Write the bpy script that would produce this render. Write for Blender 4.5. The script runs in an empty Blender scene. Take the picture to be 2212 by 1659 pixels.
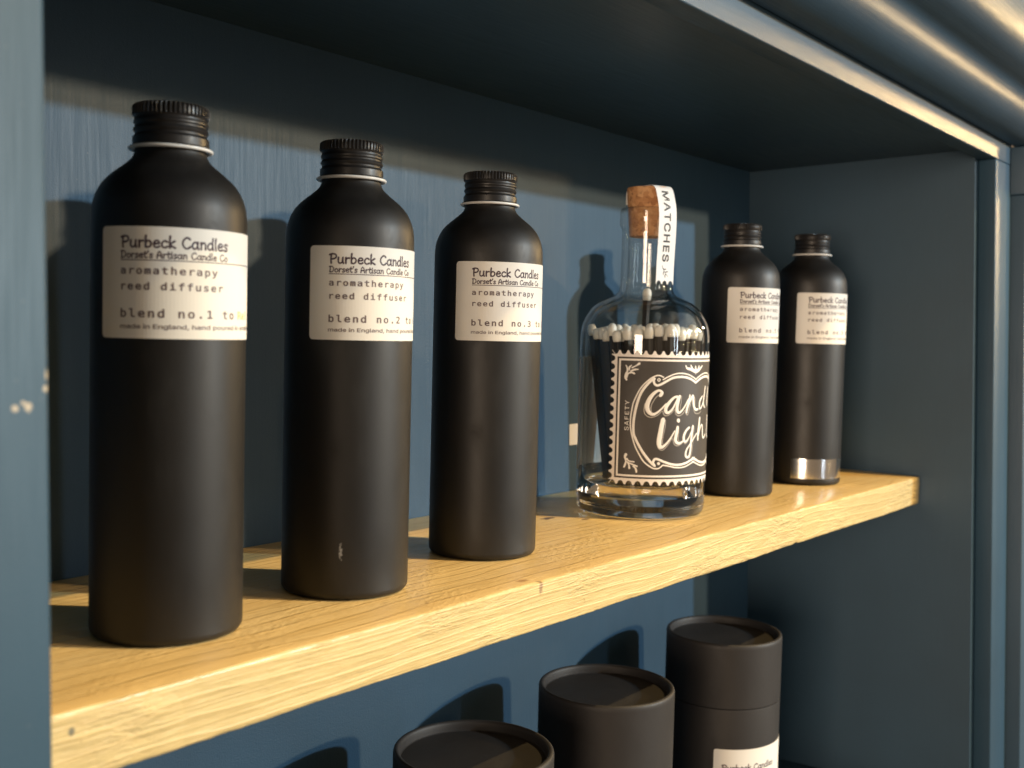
import bpy, bmesh, math, random, os
from mathutils import Matrix, Vector, noise
random.seed(7)
scene = bpy.context.scene
MM = 0.001

# ------------------------------------------------------------------ camera
cam_data = bpy.data.cameras.new("camera")
cam = bpy.data.objects.new("camera", cam_data)
scene.collection.objects.link(cam)
scene.camera = cam
RIGHT = Vector((0.619607, -0.784520, 0.024819))
UP = Vector((0.025224, 0.051506, 0.998354))
FWD = Vector((0.784507, 0.617961, -0.051702))
cam.matrix_world = Matrix((
    (RIGHT.x, UP.x, -FWD.x, -0.22059),
    (RIGHT.y, UP.y, -FWD.y, -0.32069),
    (RIGHT.z, UP.z, -FWD.z, 0.10534),
    (0, 0, 0, 1)))
cam_data.sensor_width = 36.0
cam_data.lens = 36.0 * 2389.8 / 2212.0
cam_data.clip_start = 0.01
cam_data.clip_end = 50.0
cam_data.dof.use_dof = True
cam_data.dof.focus_distance = 0.50
cam_data.dof.aperture_fstop = 15.0

# ------------------------------------------------------------------ world: the dim shop around the cabinet
world = bpy.data.worlds.new("World")
scene.world = world
world.use_nodes = True
bg = world.node_tree.nodes["Background"]
bg.inputs[0].default_value = (1.0, 0.71, 0.45, 1)
bg.inputs[1].default_value = 0.22

# ------------------------------------------------------------------ lamps
def lamp(name, kind, loc, power, color, size, target=None, size_y=None):
    d = bpy.data.lights.new(name, kind)
    d.energy = power
    d.color = color
    if kind == 'AREA':
        d.shape = 'RECTANGLE'
        d.size = size
        d.size_y = size_y or size
    else:
        d.shadow_soft_size = size
    o = bpy.data.objects.new(name, d)
    scene.collection.objects.link(o)
    o.location = loc
    if target is not None:
        o.rotation_euler = (Vector(target) - Vector(loc)).to_track_quat('-Z', 'Y').to_euler()
    return o

lamp("warm_spot", 'POINT', (2.834, -4.951, 1.315), 860, (1.0, 0.74, 0.46), 0.095)
lamp("ceiling_spot", 'POINT', (1.00, -1.30, 1.93), 215, (1.0, 0.70, 0.30), 0.014)
lamp("cool_spot", 'POINT', (2.739, -3.724, 1.228), 660, (0.52, 0.80, 1.0), 0.045)
lamp("side_lamp", 'POINT', (1.575, -0.730, 0.358), 9, (1.0, 0.72, 0.40), 0.012)
lamp("display_lamp", 'POINT', (2.05, -0.50, 0.46), 40, (1.0, 0.66, 0.28), 0.05)
lamp("panel_fill", 'AREA', (-2.6, -0.95, 0.12), 58, (1.0, 0.78, 0.58), 1.0, (0.5, 0, 0.1), 1.0)  # added soft fill to brighten the right side panel, no known source
lamp("shop_window", 'AREA', (0.35, -2.7, 0.45), 8, (0.74, 0.87, 1.0), 0.10, (0.3, 0, 0.1), 1.5)
rnd = random.Random(3)
for i in range(26):                                    # a string of fairy lights across the shop
    t = i / 25.0
    lamp("fairy_light", 'POINT', (0.0 + 2.6 * t, -2.3 + 0.4 * math.sin(9 * t), 0.35 + 0.45 * math.sin(6 * t + 1) + rnd.uniform(-0.2, 0.2)),
         0.7, (1.0, 0.70, 0.32), 0.008)

scene.view_settings.view_transform = 'Standard'
scene.view_settings.look = 'None'
scene.view_settings.exposure = 0.0
scene.view_settings.gamma = 1.0
scene.render.engine = 'CYCLES'
scene.cycles.use_denoising = True
scene.cycles.max_bounces = 14
scene.cycles.transmission_bounces = 12
scene.cycles.glossy_bounces = 6
scene.cycles.diffuse_bounces = 5
scene.cycles.sample_clamp_indirect = 6.0
scene.cycles.blur_glossy = 0.3

# ------------------------------------------------------------------ helpers
def link(o, parent=None):
    scene.collection.objects.link(o)
    if parent is not None:
        o.parent = parent
    return o

def make_mesh(name, verts, faces, mat, smooth=False):
    me = bpy.data.meshes.new(name)
    me.from_pydata([(x * MM, y * MM, z * MM) for x, y, z in verts], [], faces)
    me.materials.append(mat)
    if smooth:
        me.polygons.foreach_set("use_smooth", [True] * len(me.polygons))
        if smooth != True:
            me.set_sharp_from_angle(angle=math.radians(smooth))
    me.update()
    return me

def part(name, me, parent):
    return link(bpy.data.objects.new(name, me), parent)

def thing(name, label, cat, loc=(0, 0, 0), rz=0.0, group=None):
    o = bpy.data.objects.new(name, None)
    o.empty_display_size = 0.02
    link(o)
    o.location = (loc[0] * MM, loc[1] * MM, loc[2] * MM)
    o.rotation_euler = (0, 0, rz)
    o["label"] = label
    o["category"] = cat
    if group:
        o["group"] = group
    return o

def lathe(profile, seg=96, closed=False, rfun=None):
    """profile: list of (r, z) in mm, bottom to top; r == 0 closes with a pole."""
    verts, faces, rings = [], [], []
    for k, (r, z) in enumerate(profile):
        if r <= 1e-6:
            verts.append((0, 0, z)); rings.append([len(verts) - 1])
        else:
            ring = []
            for i in range(seg):
                a = 2 * math.pi * i / seg
                rr = rfun(k, i, r) if rfun else r
                verts.append((rr * math.cos(a), rr * math.sin(a), z)); ring.append(len(verts) - 1)
            rings.append(ring)
    pairs = list(zip(rings[:-1], rings[1:]))
    if closed:
        pairs.append((rings[-1], rings[0]))
    for a, b in pairs:
        if len(a) == 1 and len(b) == 1:
            continue
        for i in range(seg):
            j = (i + 1) % seg
            if len(a) == 1:
                faces.append((a[0], b[j], b[i]))
            elif len(b) == 1:
                faces.append((a[i], a[j], b[0]))
            else:
                faces.append((a[i], a[j], b[j], b[i]))
    return verts, faces

def smooth_profile(pts, n=5):
    out = []
    for i in range(len(pts) - 1):
        p0 = pts[max(i - 1, 0)]; p1 = pts[i]; p2 = pts[i + 1]; p3 = pts[min(i + 2, len(pts) - 1)]
        for k in range(n):
            t = k / n
            out.append(tuple(0.5 * ((2 * b) + (-a + c) * t + (2 * a - 5 * b + 4 * c - d) * t * t + (-a + 3 * b - 3 * c + d) * t ** 3)
                             for a, b, c, d in zip(p0, p1, p2, p3)))
    out.append(tuple(pts[-1]))
    return out

def box(x0, x1, y0, y1, z0, z1):
    v = [(x, y, z) for z in (z0, z1) for y in (y0, y1) for x in (x0, x1)]
    f = [(0, 2, 3, 1), (4, 5, 7, 6), (0, 1, 5, 4), (2, 6, 7, 3), (0, 4, 6, 2), (1, 3, 7, 5)]
    return v, f

def bevel_box(name, dims, mat, parent, bev=1.0, seg=3):
    v, f = box(*dims)
    me = make_mesh(name, v, f, mat)
    bm = bmesh.new(); bm.from_mesh(me)
    if bev:
        bmesh.ops.bevel(bm, geom=list(bm.edges), offset=bev * MM, segments=seg, profile=0.5, affect='EDGES')
    bm.normal_update()
    bm.to_mesh(me); bm.free()
    me.polygons.foreach_set("use_smooth", [True] * len(me.polygons))
    me.set_sharp_from_angle(angle=math.radians(35))
    return part(name, me, parent)

# ------------------------------------------------------------------ node helpers
class NT:
    def __init__(self, name):
        self.m = bpy.data.materials.new(name)
        self.m.use_nodes = True
        self.t = self.m.node_tree
        self.n = self.t.nodes
        self.b = self.n["Principled BSDF"]
    def node(self, kind, **kw):
        x = self.n.new(kind)
        for k, val in kw.items():
            setattr(x, k, val)
        return x
    def link(self, a, b):
        self.t.links.new(a, b)
    def coord(self, scale=(1, 1, 1), rot=(0, 0, 0), loc=(0, 0, 0)):
        if not hasattr(self, 'tc'):
            self.tc = self.node("ShaderNodeTexCoord")
        mp = self.node("ShaderNodeMapping")
        mp.inputs["Scale"].default_value = scale
        mp.inputs["Rotation"].default_value = rot
        mp.inputs["Location"].default_value = loc
        self.link(self.tc.outputs["Object"], mp.inputs["Vector"])
        return mp.outputs[0]
    def noise(self, vec, scale=5.0, detail=4.0, rough=0.55, dist=0.0):
        x = self.node("ShaderNodeTexNoise")
        x.inputs["Scale"].default_value = scale
        x.inputs["Detail"].default_value = detail
        x.inputs["Roughness"].default_value = rough
        x.inputs["Distortion"].default_value = dist
        self.link(vec, x.inputs["Vector"])
        return x.outputs["Fac"]
    def ramp(self, fac, stops):
        x = self.node("ShaderNodeValToRGB")
        el = x.color_ramp.elements
        el[0].position, el[0].color = stops[0][0], (*stops[0][1], 1)
        el[1].position, el[1].color = stops[-1][0], (*stops[-1][1], 1)
        for p, c in stops[1:-1]:
            e = el.new(p); e.color = (*c, 1)
        self.link(fac, x.inputs[0])
        return x.outputs[0]
    def math(self, op, a, b=None, clamp=False):
        x = self.node("ShaderNodeMath", operation=op, use_clamp=clamp)
        for i, val in enumerate((a, b)):
            if val is None: continue
            if isinstance(val, (int, float)): x.inputs[i].default_value = val
            else: self.link(val, x.inputs[i])
        return x.outputs[0]
    def mix(self, fac, a, b, blend='MIX'):
        x = self.node("ShaderNodeMix", data_type='RGBA', blend_type=blend)
        ins = (x.inputs[0], x.inputs[6], x.inputs[7])
        for s, val in zip(ins, (fac, a, b)):
            if isinstance(val, (int, float)): s.default_value = val
            elif isinstance(val, tuple): s.default_value = (*val, 1)
            else: self.link(val, s)
        return x.outputs[2]
    def bump(self, h, strength=0.2, dist=0.001, prev=None):
        x = self.node("ShaderNodeBump")
        x.inputs["Strength"].default_value = strength
        x.inputs["Distance"].default_value = dist
        self.link(h, x.inputs["Height"])
        if prev is not None:
            self.link(prev, x.inputs["Normal"])
        return x.outputs[0]
    def spot(self, center, radii, nz=None, amp=0.4):
        """soft-edged blotch (1 inside) round a point in object space, edge broken by noise"""
        mp = self.coord(scale=tuple(1 / (r * MM) for r in radii), loc=tuple(-c / r for c, r in zip(center, radii)))
        ln = self.node("ShaderNodeVectorMath", operation='LENGTH')
        self.link(mp, ln.inputs[0])
        d = ln.outputs["Value"]
        if nz is not None:
            d = self.math('ADD', d, self.math('MULTIPLY', self.math('SUBTRACT', nz, 0.5), amp * 4))
        return self.math('SUBTRACT', 1.0, self.math('SMOOTH_MIN', d, 1.0) if False else self.math('MINIMUM', self.math('POWER', self.math('MAXIMUM', d, 0.0), 3.0), 1.0), clamp=True)

def plain(name, col, rough=0.5, metal=0.0, spec=0.5, **kw):
    t = NT(name)
    t.b.inputs["Base Color"].default_value = (*col, 1)
    t.b.inputs["Roughness"].default_value = rough
    t.b.inputs["Metallic"].default_value = metal
    t.b.inputs["Specular IOR Level"].default_value = spec
    for k, val in kw.items():
        t.b.inputs[k].default_value = val
    return t

NAVY = (0.0240, 0.061, 0.100)

def navy_paint(name, grain, chips=(), fine=0.25, rough=0.42, spec=0.5):
    """brushed navy eggshell paint; grain = which axis the brush ran along"""
    t = NT(name)
    sc = {'x': (30, 900, 900), 'y': (900, 30, 900), 'z': (900, 900, 30)}[grain]
    streak = t.noise(t.coord(sc), 1.0, 5, 0.6)
    fine_n = t.noise(t.coord((1, 1, 1)), 1400, 3, 0.6)
    blot = t.noise(t.coord((1, 1, 1)), 9, 4, 0.6)
    col = t.ramp(blot, [(0.3, tuple(c * 0.86 for c in NAVY)), (0.7, tuple(c * 1.12 for c in NAVY))])
    col = t.mix(t.math('MULTIPLY', streak, 0.35), col, tuple(c * 0.75 for c in NAVY))
    dust = t.ramp(t.noise(t.coord((1, 1, 1)), 620, 2, 0.5), [(0.745, (0, 0, 0)), (0.79, (1, 1, 1))])
    col = t.mix(t.math('MULTIPLY', dust, 0.16), col, (0.34, 0.33, 0.30))
    if chips:
        nz = t.noise(t.coord((1, 1, 1)), 700, 3, 0.6)
        for c, r in chips:
            col = t.mix(t.spot(c, r, nz, 0.35), col, (0.40, 0.35, 0.27))
    t.link(col, t.b.inputs["Base Color"])
    t.b.inputs["Specular IOR Level"].default_value = spec
    t.link(t.ramp(streak, [(0.2, (rough - 0.06,) * 3), (0.8, (rough + 0.1,) * 3)]), t.b.inputs["Roughness"])
    nb = t.bump(streak, 0.13, 0.0004)
    nb = t.bump(fine_n, fine, 0.0003, nb)
    t.link(nb, t.b.inputs["Normal"])
    return t.m

M_BACK = navy_paint("navy_paint_back", 'z', fine=0.45, rough=0.50, spec=0.34)
M_SIDE = navy_paint("navy_paint_side", 'z', fine=0.30, rough=0.5)
M_CEIL = navy_paint("navy_paint_ceiling", 'x', fine=0.25, rough=0.42)
M_RAIL = navy_paint("navy_paint_rail", 'x', fine=0.35, rough=0.45, spec=0.4)
M_POST = navy_paint("navy_paint_post", 'z', fine=0.2, spec=0.30, rough=0.5, chips=(
    ((-102.6, -97.6, 81.4), (0.9, 3, 0.9)), ((-99.7, -97.6, 81.6), (1.0, 3, 1.1)),
    ((-100.8, -97.6, 82.6), (0.6, 3, 0.5)),
    ((-95.3, -97.4, 88.6), (0.6, 3, 1.5)), ((-95.6, -97.4, 85.6), (0.9, 3, 0.9))))
M_CORNICE = navy_paint("navy_paint_cornice", 'x', fine=0.25, rough=0.46, spec=0.35)

# pine board, rough sawn and varnished
def pine():
    t = NT("varnished_pine")
    warp = t.noise(t.coord((5, 14, 14)), 1.0, 3, 0.5)
    sep = t.node("ShaderNodeSeparateXYZ")
    if not hasattr(t, 'tc'): t.coord()
    t.link(t.tc.outputs["Object"], sep.inputs[0])
    # growth rings: distance from a pith line below and behind the board, warped along its length
    yy = t.math('ADD', sep.outputs["Y"], 0.06)
    zz = t.math('ADD', sep.outputs["Z"], 0.035)
    rad = t.math('SQRT', t.math('ADD', t.math('MULTIPLY', yy, yy), t.math('MULTIPLY', zz, zz)))
    rad = t.math('ADD', rad, t.math('MULTIPLY', warp, 0.022))
    ring = t.math('FRACT', t.math('MULTIPLY', rad, 190.0))
    ringc = t.ramp(ring, [(0.0, (0, 0, 0)), (0.72, (0.55, 0.55, 0.55)), (0.9, (1, 1, 1)), (1.0, (0, 0, 0))])
    fibre = t.noise(t.coord((16, 700, 700)), 1.0, 5, 0.62)
    blot = t.noise(t.coord((4, 22, 22)), 1.0, 4, 0.6)
    base = t.ramp(blot, [(0.25, (0.76, 0.50, 0.19)), (0.5, (0.82, 0.585, 0.25)), (0.78, (0.86, 0.67, 0.345))])
    base = t.mix(t.math('MULTIPLY', ringc, 0.30), base, (0.63, 0.38, 0.12))
    base = t.mix(t.math('MULTIPLY', fibre, 0.35), base, (0.66, 0.42, 0.15))
    # sawn front face: yellower sapwood, its colour toned down to offset stronger light
    geo = t.node("ShaderNodeNewGeometry")
    sepn = t.node("ShaderNodeSeparateXYZ")
    t.link(geo.outputs["True Normal"], sepn.inputs[0])
    front = t.math('MULTIPLY', t.math('GREATER_THAN', t.math('MULTIPLY', sepn.outputs["Y"], -1.0), 0.6), 1.0)
    sap_toned = t.mix(t.math('MULTIPLY', ringc, 0.38), (0.62, 0.49, 0.225), (0.42, 0.28, 0.09))
    sap_toned = t.mix(t.math('MULTIPLY', blot, 0.5), sap_toned, (0.57, 0.43, 0.185))
    base = t.mix(t.math('MULTIPLY', front, 0.85), base, sap_toned)
    nz = t.noise(t.coord((1, 1, 1)), 380, 3, 0.6)
    for c, r, colr in (((146, -50, -2.5), (1.6, 3, 3.4), (0.30, 0.19, 0.09)), ((141, -44, 0), (4.5, 2.2, 3), (0.45, 0.25, 0.09)),
                       ((-63.6, -50, -5.8), (1.2, 3, 1.4), (0.16, 0.15, 0.10)),
                       ((270, 38, 0), (7, 3, 2), (0.13, 0.07, 0.03)), ((283, 22, 0), (4, 2, 2), (0.16, 0.08, 0.03))):
        base = t.mix(t.spot(c, r, nz, 0.4), base, colr)
    pore = t.ramp(t.noise(t.coord((26, 1700, 1700)), 1.0, 3, 0.7), [(0.56, (0, 0, 0)), (0.68, (1, 1, 1))])
    base = t.mix(t.math('MULTIPLY', pore, 0.30), base, (0.38, 0.22, 0.07))
    specks = t.ramp(t.noise(t.coord((1, 1, 1)), 260, 2, 0.5), [(0.70, (0, 0, 0)), (0.74, (1, 1, 1))])
    base = t.mix(t.math('MULTIPLY', specks, 0.35), base, (0.26, 0.14, 0.05))
    t.link(base, t.b.inputs["Base Color"])
    # relief: fibres everywhere, diagonal saw tears on the front, rough patches on top
    tear = t.noise(t.coord((75, 220, 380), rot=(0, math.radians(-38), 0)), 1.0, 4, 0.6, 0.6)
    patch = t.ramp(t.noise(t.coord((14, 24, 24)), 1.0, 2, 0.5), [(0.48, (0, 0, 0)), (0.62, (1, 1, 1))])
    rough_top = t.noise(t.coord((230, 420, 420), rot=(0, 0, math.radians(24))), 1.0, 3, 0.6)
    h = t.math('ADD', t.math('MULTIPLY', fibre, 0.7), t.math('MULTIPLY', ringc, 0.3))
    h = t.math('ADD', h, t.math('MULTIPLY', t.math('MULTIPLY', tear, front), t.math('ADD', t.math('MULTIPLY', patch, 1.7), 0.35)))
    h = t.math('ADD', h, t.math('MULTIPLY', t.math('MULTIPLY', rough_top, patch), t.math('SUBTRACT', 1.0, t.math('MULTIPLY', front, 0.7))))
    t.link(t.bump(h, 0.75, 0.0011), t.b.inputs["Normal"])
    t.link(t.ramp(fibre, [(0.2, (0.36,) * 3), (0.8, (0.56,) * 3)]), t.b.inputs["Roughness"])
    t.b.inputs["Coat Weight"].default_value = 0.45
    t.b.inputs["Coat Roughness"].default_value = 0.23
    return t.m
M_PINE = pine()

def coated_black(name, col, rough, scuffs=()):
    t = NT(name)
    n1 = t.noise(t.coord((1, 1, 1)), 2600, 2, 0.5)
    n2 = t.noise(t.coord((1, 1, 1)), 30, 4, 0.6)
    t.link(t.ramp(n2, [(0.3, (rough - 0.03,) * 3), (0.7, (rough + 0.05,) * 3)]), t.b.inputs["Roughness"])
    sm = t.noise(t.coord((1, 1, 0.5)), 55, 6, 0.68, 1.2)      # handling marks and a little dust
    rr = t.ramp(sm, [(0.35, (rough - 0.05,) * 3), (0.55, (rough,) * 3), (0.72, (rough + 0.13,) * 3)])
    t.link(rr, t.b.inputs["Roughness"])
    dust = t.ramp(t.noise(t.coord((1, 1, 1)), 1500, 2, 0.5), [(0.70, (0, 0, 0)), (0.78, (1, 1, 1))])
    c = t.ramp(n2, [(0.3, col), (0.75, tuple(x * 1.25 for x in col))])
    c = t.mix(t.math('MULTIPLY', dust, 0.10), c, (0.16, 0.15, 0.14))
    if scuffs:
        nz = t.noise(t.coord((1, 1, 1)), 900, 3, 0.7)
        for p, r in scuffs:
            c = t.mix(t.spot(p, r, nz, 0.9), c, (0.24, 0.24, 0.24))
    t.b.inputs["Specular IOR Level"].default_value = 0.42
    t.link(c, t.b.inputs["Base Color"])
    t.link(t.bump(n1, 0.10, 0.0002), t.b.inputs["Normal"])
    return t.m
BLACK = (0.0065, 0.0060, 0.0058)
M_BLACK = coated_black("matt_black_coating", BLACK, 0.50)
M_CAP = coated_black("black_anodised_cap", (0.010, 0.009, 0.0088), 0.42)
M_RING = plain("white_liner", (0.72, 0.70, 0.66), 0.3).m
M_ALU = plain("silver_foil", (0.80, 0.79, 0.78), 0.16, 1.0).m
M_CARD = coated_black("black_card", (0.018, 0.016, 0.0155), 0.60)

def paper(name, col):
    t = NT(name)
    n = t.noise(t.coord((1, 1, 1)), 900, 3, 0.6)
    big = t.noise(t.coord((1, 1, 1)), 40, 3, 0.6)
    t.link(t.mix(t.math('MULTIPLY', big, 0.25), col, tuple(c * 0.93 for c in col)), t.b.inputs["Base Color"])
    t.link(t.bump(n, 0.08, 0.0002), t.b.inputs["Normal"])
    t.b.inputs["Roughness"].default_value = 0.55
    t.b.inputs["Specular IOR Level"].default_value = 0.3
    return t.m
M_LABEL = paper("cream_label_paper", (0.74, 0.71, 0.655))
M_WHITE = paper("white_paper", (0.84, 0.83, 0.81))
M_STAMP = paper("stamp_white_paper", (0.80, 0.75, 0.71))
M_STAMP_BLACK = coated_black("stamp_black_print", (0.042, 0.036, 0.032), 0.55)
M_INK = plain("aubergine_ink", (0.045, 0.022, 0.035), 0.6).m
M_INK_GREY = plain("soft_brown_ink", (0.12, 0.085, 0.088), 0.6).m
M_INK_BLACK = plain("black_ink", (0.02, 0.02, 0.02), 0.6).m
M_INK_WHITE = plain("white_ink", (0.82, 0.78, 0.73), 0.5).m
M_INK_PALE = plain("pale_outline_ink", (0.36, 0.33, 0.30), 0.55).m
M_YELLOW = plain("yellow_ink", (0.50, 0.46, 0.16), 0.6).m
M_BLUE = plain("pale_blue_ink", (0.42, 0.50, 0.60), 0.6).m
M_LILAC = plain("lilac_ink", (0.36, 0.24, 0.40), 0.6).m

def glass_mat():
    t = NT("clear_glass")                             # the thick foot: full refraction
    t.b.inputs["Base Color"].default_value = (0.985, 0.995, 0.99, 1)
    t.b.inputs["Roughness"].default_value = 0.0
    t.b.inputs["IOR"].default_value = 1.50
    t.b.inputs["Transmission Weight"].default_value = 1.0
    return t.m
def thin_glass_mat():
    t = NT("thin_clear_glass")                        # the walls: see-through with Fresnel reflections
    t.n.remove(t.b)
    lwt = t.node("ShaderNodeLayerWeight"); lwt.inputs[0].default_value = 0.5
    fres = t.math('ADD', t.math('MULTIPLY', t.math('POWER', lwt.outputs["Facing"], 3.4), 0.92), 0.06, clamp=True)
    tr = t.node("ShaderNodeBsdfTransparent"); tr.inputs[0].default_value = (0.975, 0.985, 0.98, 1)
    t.link(t.mix(t.math('POWER', lwt.outputs["Facing"], 3.0), (0.985, 0.99, 0.985), (0.70, 0.75, 0.75)), tr.inputs[0])
    gl_ = t.node("ShaderNodeBsdfGlossy"); gl_.inputs["Roughness"].default_value = 0.0
    mx = t.node("ShaderNodeMixShader")
    t.link(fres, mx.inputs[0]); t.link(tr.outputs[0], mx.inputs[1]); t.link(gl_.outputs[0], mx.inputs[2])
    t.link(mx.outputs[0], t.n["Material Output"].inputs["Surface"])
    return t.m
M_GLASS = glass_mat()
M_GLASS_THIN = thin_glass_mat()

def cork_mat():
    t = NT("agglomerated_cork")
    vor = t.node("ShaderNodeTexVoronoi")
    vor.inputs["Scale"].default_value = 330
    t.link(t.coord((1, 1, 1.2)), vor.inputs["Vector"])
    n = t.noise(t.coord((1, 1, 1)), 600, 4, 0.6)
    hsv = t.node("ShaderNodeSeparateColor")
    t.link(vor.outputs["Color"], hsv.inputs[0])
    c = t.ramp(hsv.outputs[0], [(0.05, (0.42, 0.19, 0.075)), (0.5, (0.58, 0.29, 0.125)), (0.95, (0.68, 0.38, 0.18))])
    c = t.mix(t.ramp(n, [(0.55, (0, 0, 0)), (0.72, (0.8, 0.8, 0.8))]), c, (0.17, 0.065, 0.025))
    t.link(c, t.b.inputs["Base Color"])
    t.b.inputs["Roughness"].default_value = 0.8
    t.link(t.bump(n, 0.5, 0.0008), t.b.inputs["Normal"])
    return t.m
M_CORK = cork_mat()
M_STICK = coated_black("black_dyed_matchwood", (0.014, 0.012, 0.011), 0.7)
M_HEAD = paper("cream_match_head", (0.87, 0.84, 0.77))

# ------------------------------------------------------------------ cabinet (leans a touch against the shelf)
YB, XW, ZC = 90.46, 618.5, 243.46
YFR, YFI, ZFR, XFR, XFO = -97.5, -85.22, 236.42, 635.78, 677.5
XPL = -94.9
cab = thing("display_cabinet", "dark navy painted wooden wall cabinet with an open shelved recess", "cabinet")
cab.matrix_world = Matrix.Rotation(-0.0365, 4, 'X') @ Matrix.Rotation(0.0045, 4, 'Y') @ Matrix.Rotation(-0.0021, 4, 'Z')
bevel_box("back_panel", (-160, 645, YB, YB + 12, -262, 262), M_BACK, cab, 0)
sp_ = [(XW, YB - 0.1), (XW + 5, 0), (XW + 9.3, YFI + 0.06), (XW + 26, YFI + 0.06), (XW + 26, YB - 0.1)]   # not quite square to the back
v = [(x, y, z) for z in (-261, ZC - 0.1) for x, y in sp_]
f = [(0, 1, 2, 3, 4)[::-1], (5, 6, 7, 8, 9)] + [(k, (k + 1) % 5, 5 + (k + 1) % 5, 5 + k) for k in range(5)]
part("side_panel", make_mesh("side_panel", v, f, M_SIDE), cab)
bevel_box("side_panel", (-158, -138, YFI + 0.1, YB - 0.1, -261, ZC - 0.1), M_SIDE, cab, 0.5)
bevel_box("top_panel", (-159, 644, YFI + 0.05, YB - 0.05, ZC, ZC + 15), M_CEIL, cab, 0.3)
bevel_box("base_panel", (-137.9, XW - 0.1, YFI + 0.2, YB - 0.2, -252, -238), M_CEIL, cab, 0.3)
bevel_box("frame_rail", (-170, XFO, YFR, YFI, ZFR, ZC + 30), M_RAIL, cab, 0.8)
bevel_box("frame_rail", (XPL + 0.1, XFR - 0.1, YFR + 0.2, YFI, -275, -240), M_RAIL, cab, 0.8)
bevel_box("frame_post", (XFR, XFO - 0.05, YFR + 0.05, YFI - 0.05, -276, ZFR - 0.06), M_POST, cab, 0.9)
bevel_box("frame_post", (-168, XPL, YFR + 0.05, YFI - 0.05, -276, ZFR - 0.06), M_POST, cab, 1.1)
# pilaster standing proud beside the right post, with its frieze block
bevel_box("pilaster", (XFO + 1.5, XFO + 110, -107.5, YFI + 6, -276, 214), M_SIDE, cab, 0.8)
bevel_box("frieze_block", (XFO + 0.4, XFO + 112, -109, YFI + 6, 214.2, 250.6), M_SIDE, cab, 0.8)
# cornice: smooth double bead running along the top
cp = smooth_profile([(-98.6, 251.2), (-104, 251.0), (-112, 252.4), (-119, 256), (-123.6, 261.5), (-126, 267.5), (-129.5, 271.8),
                     (-136, 274), (-143, 277), (-148.2, 282.5), (-150.8, 290), (-152, 300), (-152, 318)], 5) + [(-98.6, 318)]
v, f = [], []
xs = [-170 + i * 12.0 for i in range(84)]
for x in xs:
    for (y, z) in cp:
        w = noise.noise(Vector((x * 0.012, y * 0.05, z * 0.05))) * 0.25
        v.append((x, y + w, z + w * 0.6))
n = len(cp)
for i in range(len(xs) - 1):
    for k in range(n):
        a = i * n + k; b = i * n + (k + 1) % n
        f.append((a, b, b + n, a + n))
f.append(tuple(range(n))[::-1]); f.append(tuple((len(xs) - 1) * n + k for k in range(n)))
part("cornice_moulding", make_mesh("cornice_moulding", v, f, M_CORNICE, 40), cab)

# small pale sticker on the back panel
st = thing("wall_patch", "small pale grey sticker on the navy back panel left of the glass match bottle", "rectangle")
st.matrix_world = cab.matrix_world.copy()
bevel_box("patch_sheet", (362.8, 374, YB - 0.35, YB - 0.05, 34.6, 48.2), M_WHITE, st, 0)

# ------------------------------------------------------------------ pine shelf
def shelf():
    x0, x1, yf, yb, z1, z0 = -137.0, 622.6, -49.9, 89.2, 0.0, -20.5
    prof = []
    for a in range(0, 91, 30):                       # rounded upper arris
        t = math.radians(a); prof.append((yf + 1.1 - 1.1 * math.cos(t), z1 - 1.1 + 1.1 * math.sin(t)))
    prof += [(yf + 1.1 + (yb - yf - 1.1) * k / 14, z1) for k in range(1, 15)]
    prof += [(yb, z0)]
    prof += [(yb + (yf + 1.0 - yb) * k / 6, z0) for k in range(1, 7)]
    for a in range(30, 91, 30):
        t = math.radians(a); prof.append((yf + 1.0 - 1.0 * math.sin(t), z0 + 1.0 - 1.0 * math.cos(t)))
    prof += [(yf, z0 + 1.0 + (z1 - 2.1 - z0) * k / 9) for k in range(1, 9)]
    n = len(prof); N = 420
    V, F = [], []
    for i in range(N + 1):
        x = x0 + (x1 - x0) * i / N
        for (y, z) in prof:
            front = max(0.0, 1 - (y - yf) / 6.0)
            dy = (noise.noise(Vector((x * 0.02, z * 0.09, 3))) * 0.35 + noise.noise(Vector((x * 0.11, z * 0.2, 9))) * 0.22
                  + noise.noise(Vector(((x + z * 1.2) * 0.4, z * 0.25, 5))) * 0.16) * front
            dz = 0.0
            if y < yf + 2.0 or z < z1 - 5:
                dz = noise.noise(Vector((x * 0.03, 1.5, z * 0.05))) * 0.45 + noise.noise(Vector((x * 0.25, 4.5, z * 0.1))) * 0.16
                dz -= 0.5 * math.exp(-((x - 146) / 3.0) ** 2) * (1 if z > z1 - 3 and y < yf + 2 else 0)
                dz += 0.9 * math.exp(-((x - 402) / 2.0) ** 2) * (1 if z < z0 + 2 and y < yf + 2 else 0)
                if z > z1 - 3: dz = min(dz, 0.0) - 0.05
            V.append((x, y + dy, z + dz))
    for i in range(N):
        for k in range(n):
            a = i * n + k; b = i * n + (k + 1) % n
            F.append((a, a + n, b + n, b))
    F.append(tuple(range(n))); F.append(tuple(N * n + k for k in range(n))[::-1])
    return make_mesh("pine_shelf", V, F, M_PINE, 30)
sh = link(bpy.data.objects.new("pine_shelf", shelf()))
sh["label"] = "rough sawn golden pine shelf board carrying the bottles"
sh["category"] = "shelf"

# ------------------------------------------------------------------ lettering tools
def load_font(fname):
    try:
        p = os.path.join(bpy.utils.system_resource('DATAFILES'), "fonts", fname)
        return bpy.data.fonts.load(p)
    except Exception:
        return None
MONO = load_font("DejaVuSansMono.woff2")
SANS = load_font("Inter.woff2")

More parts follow.
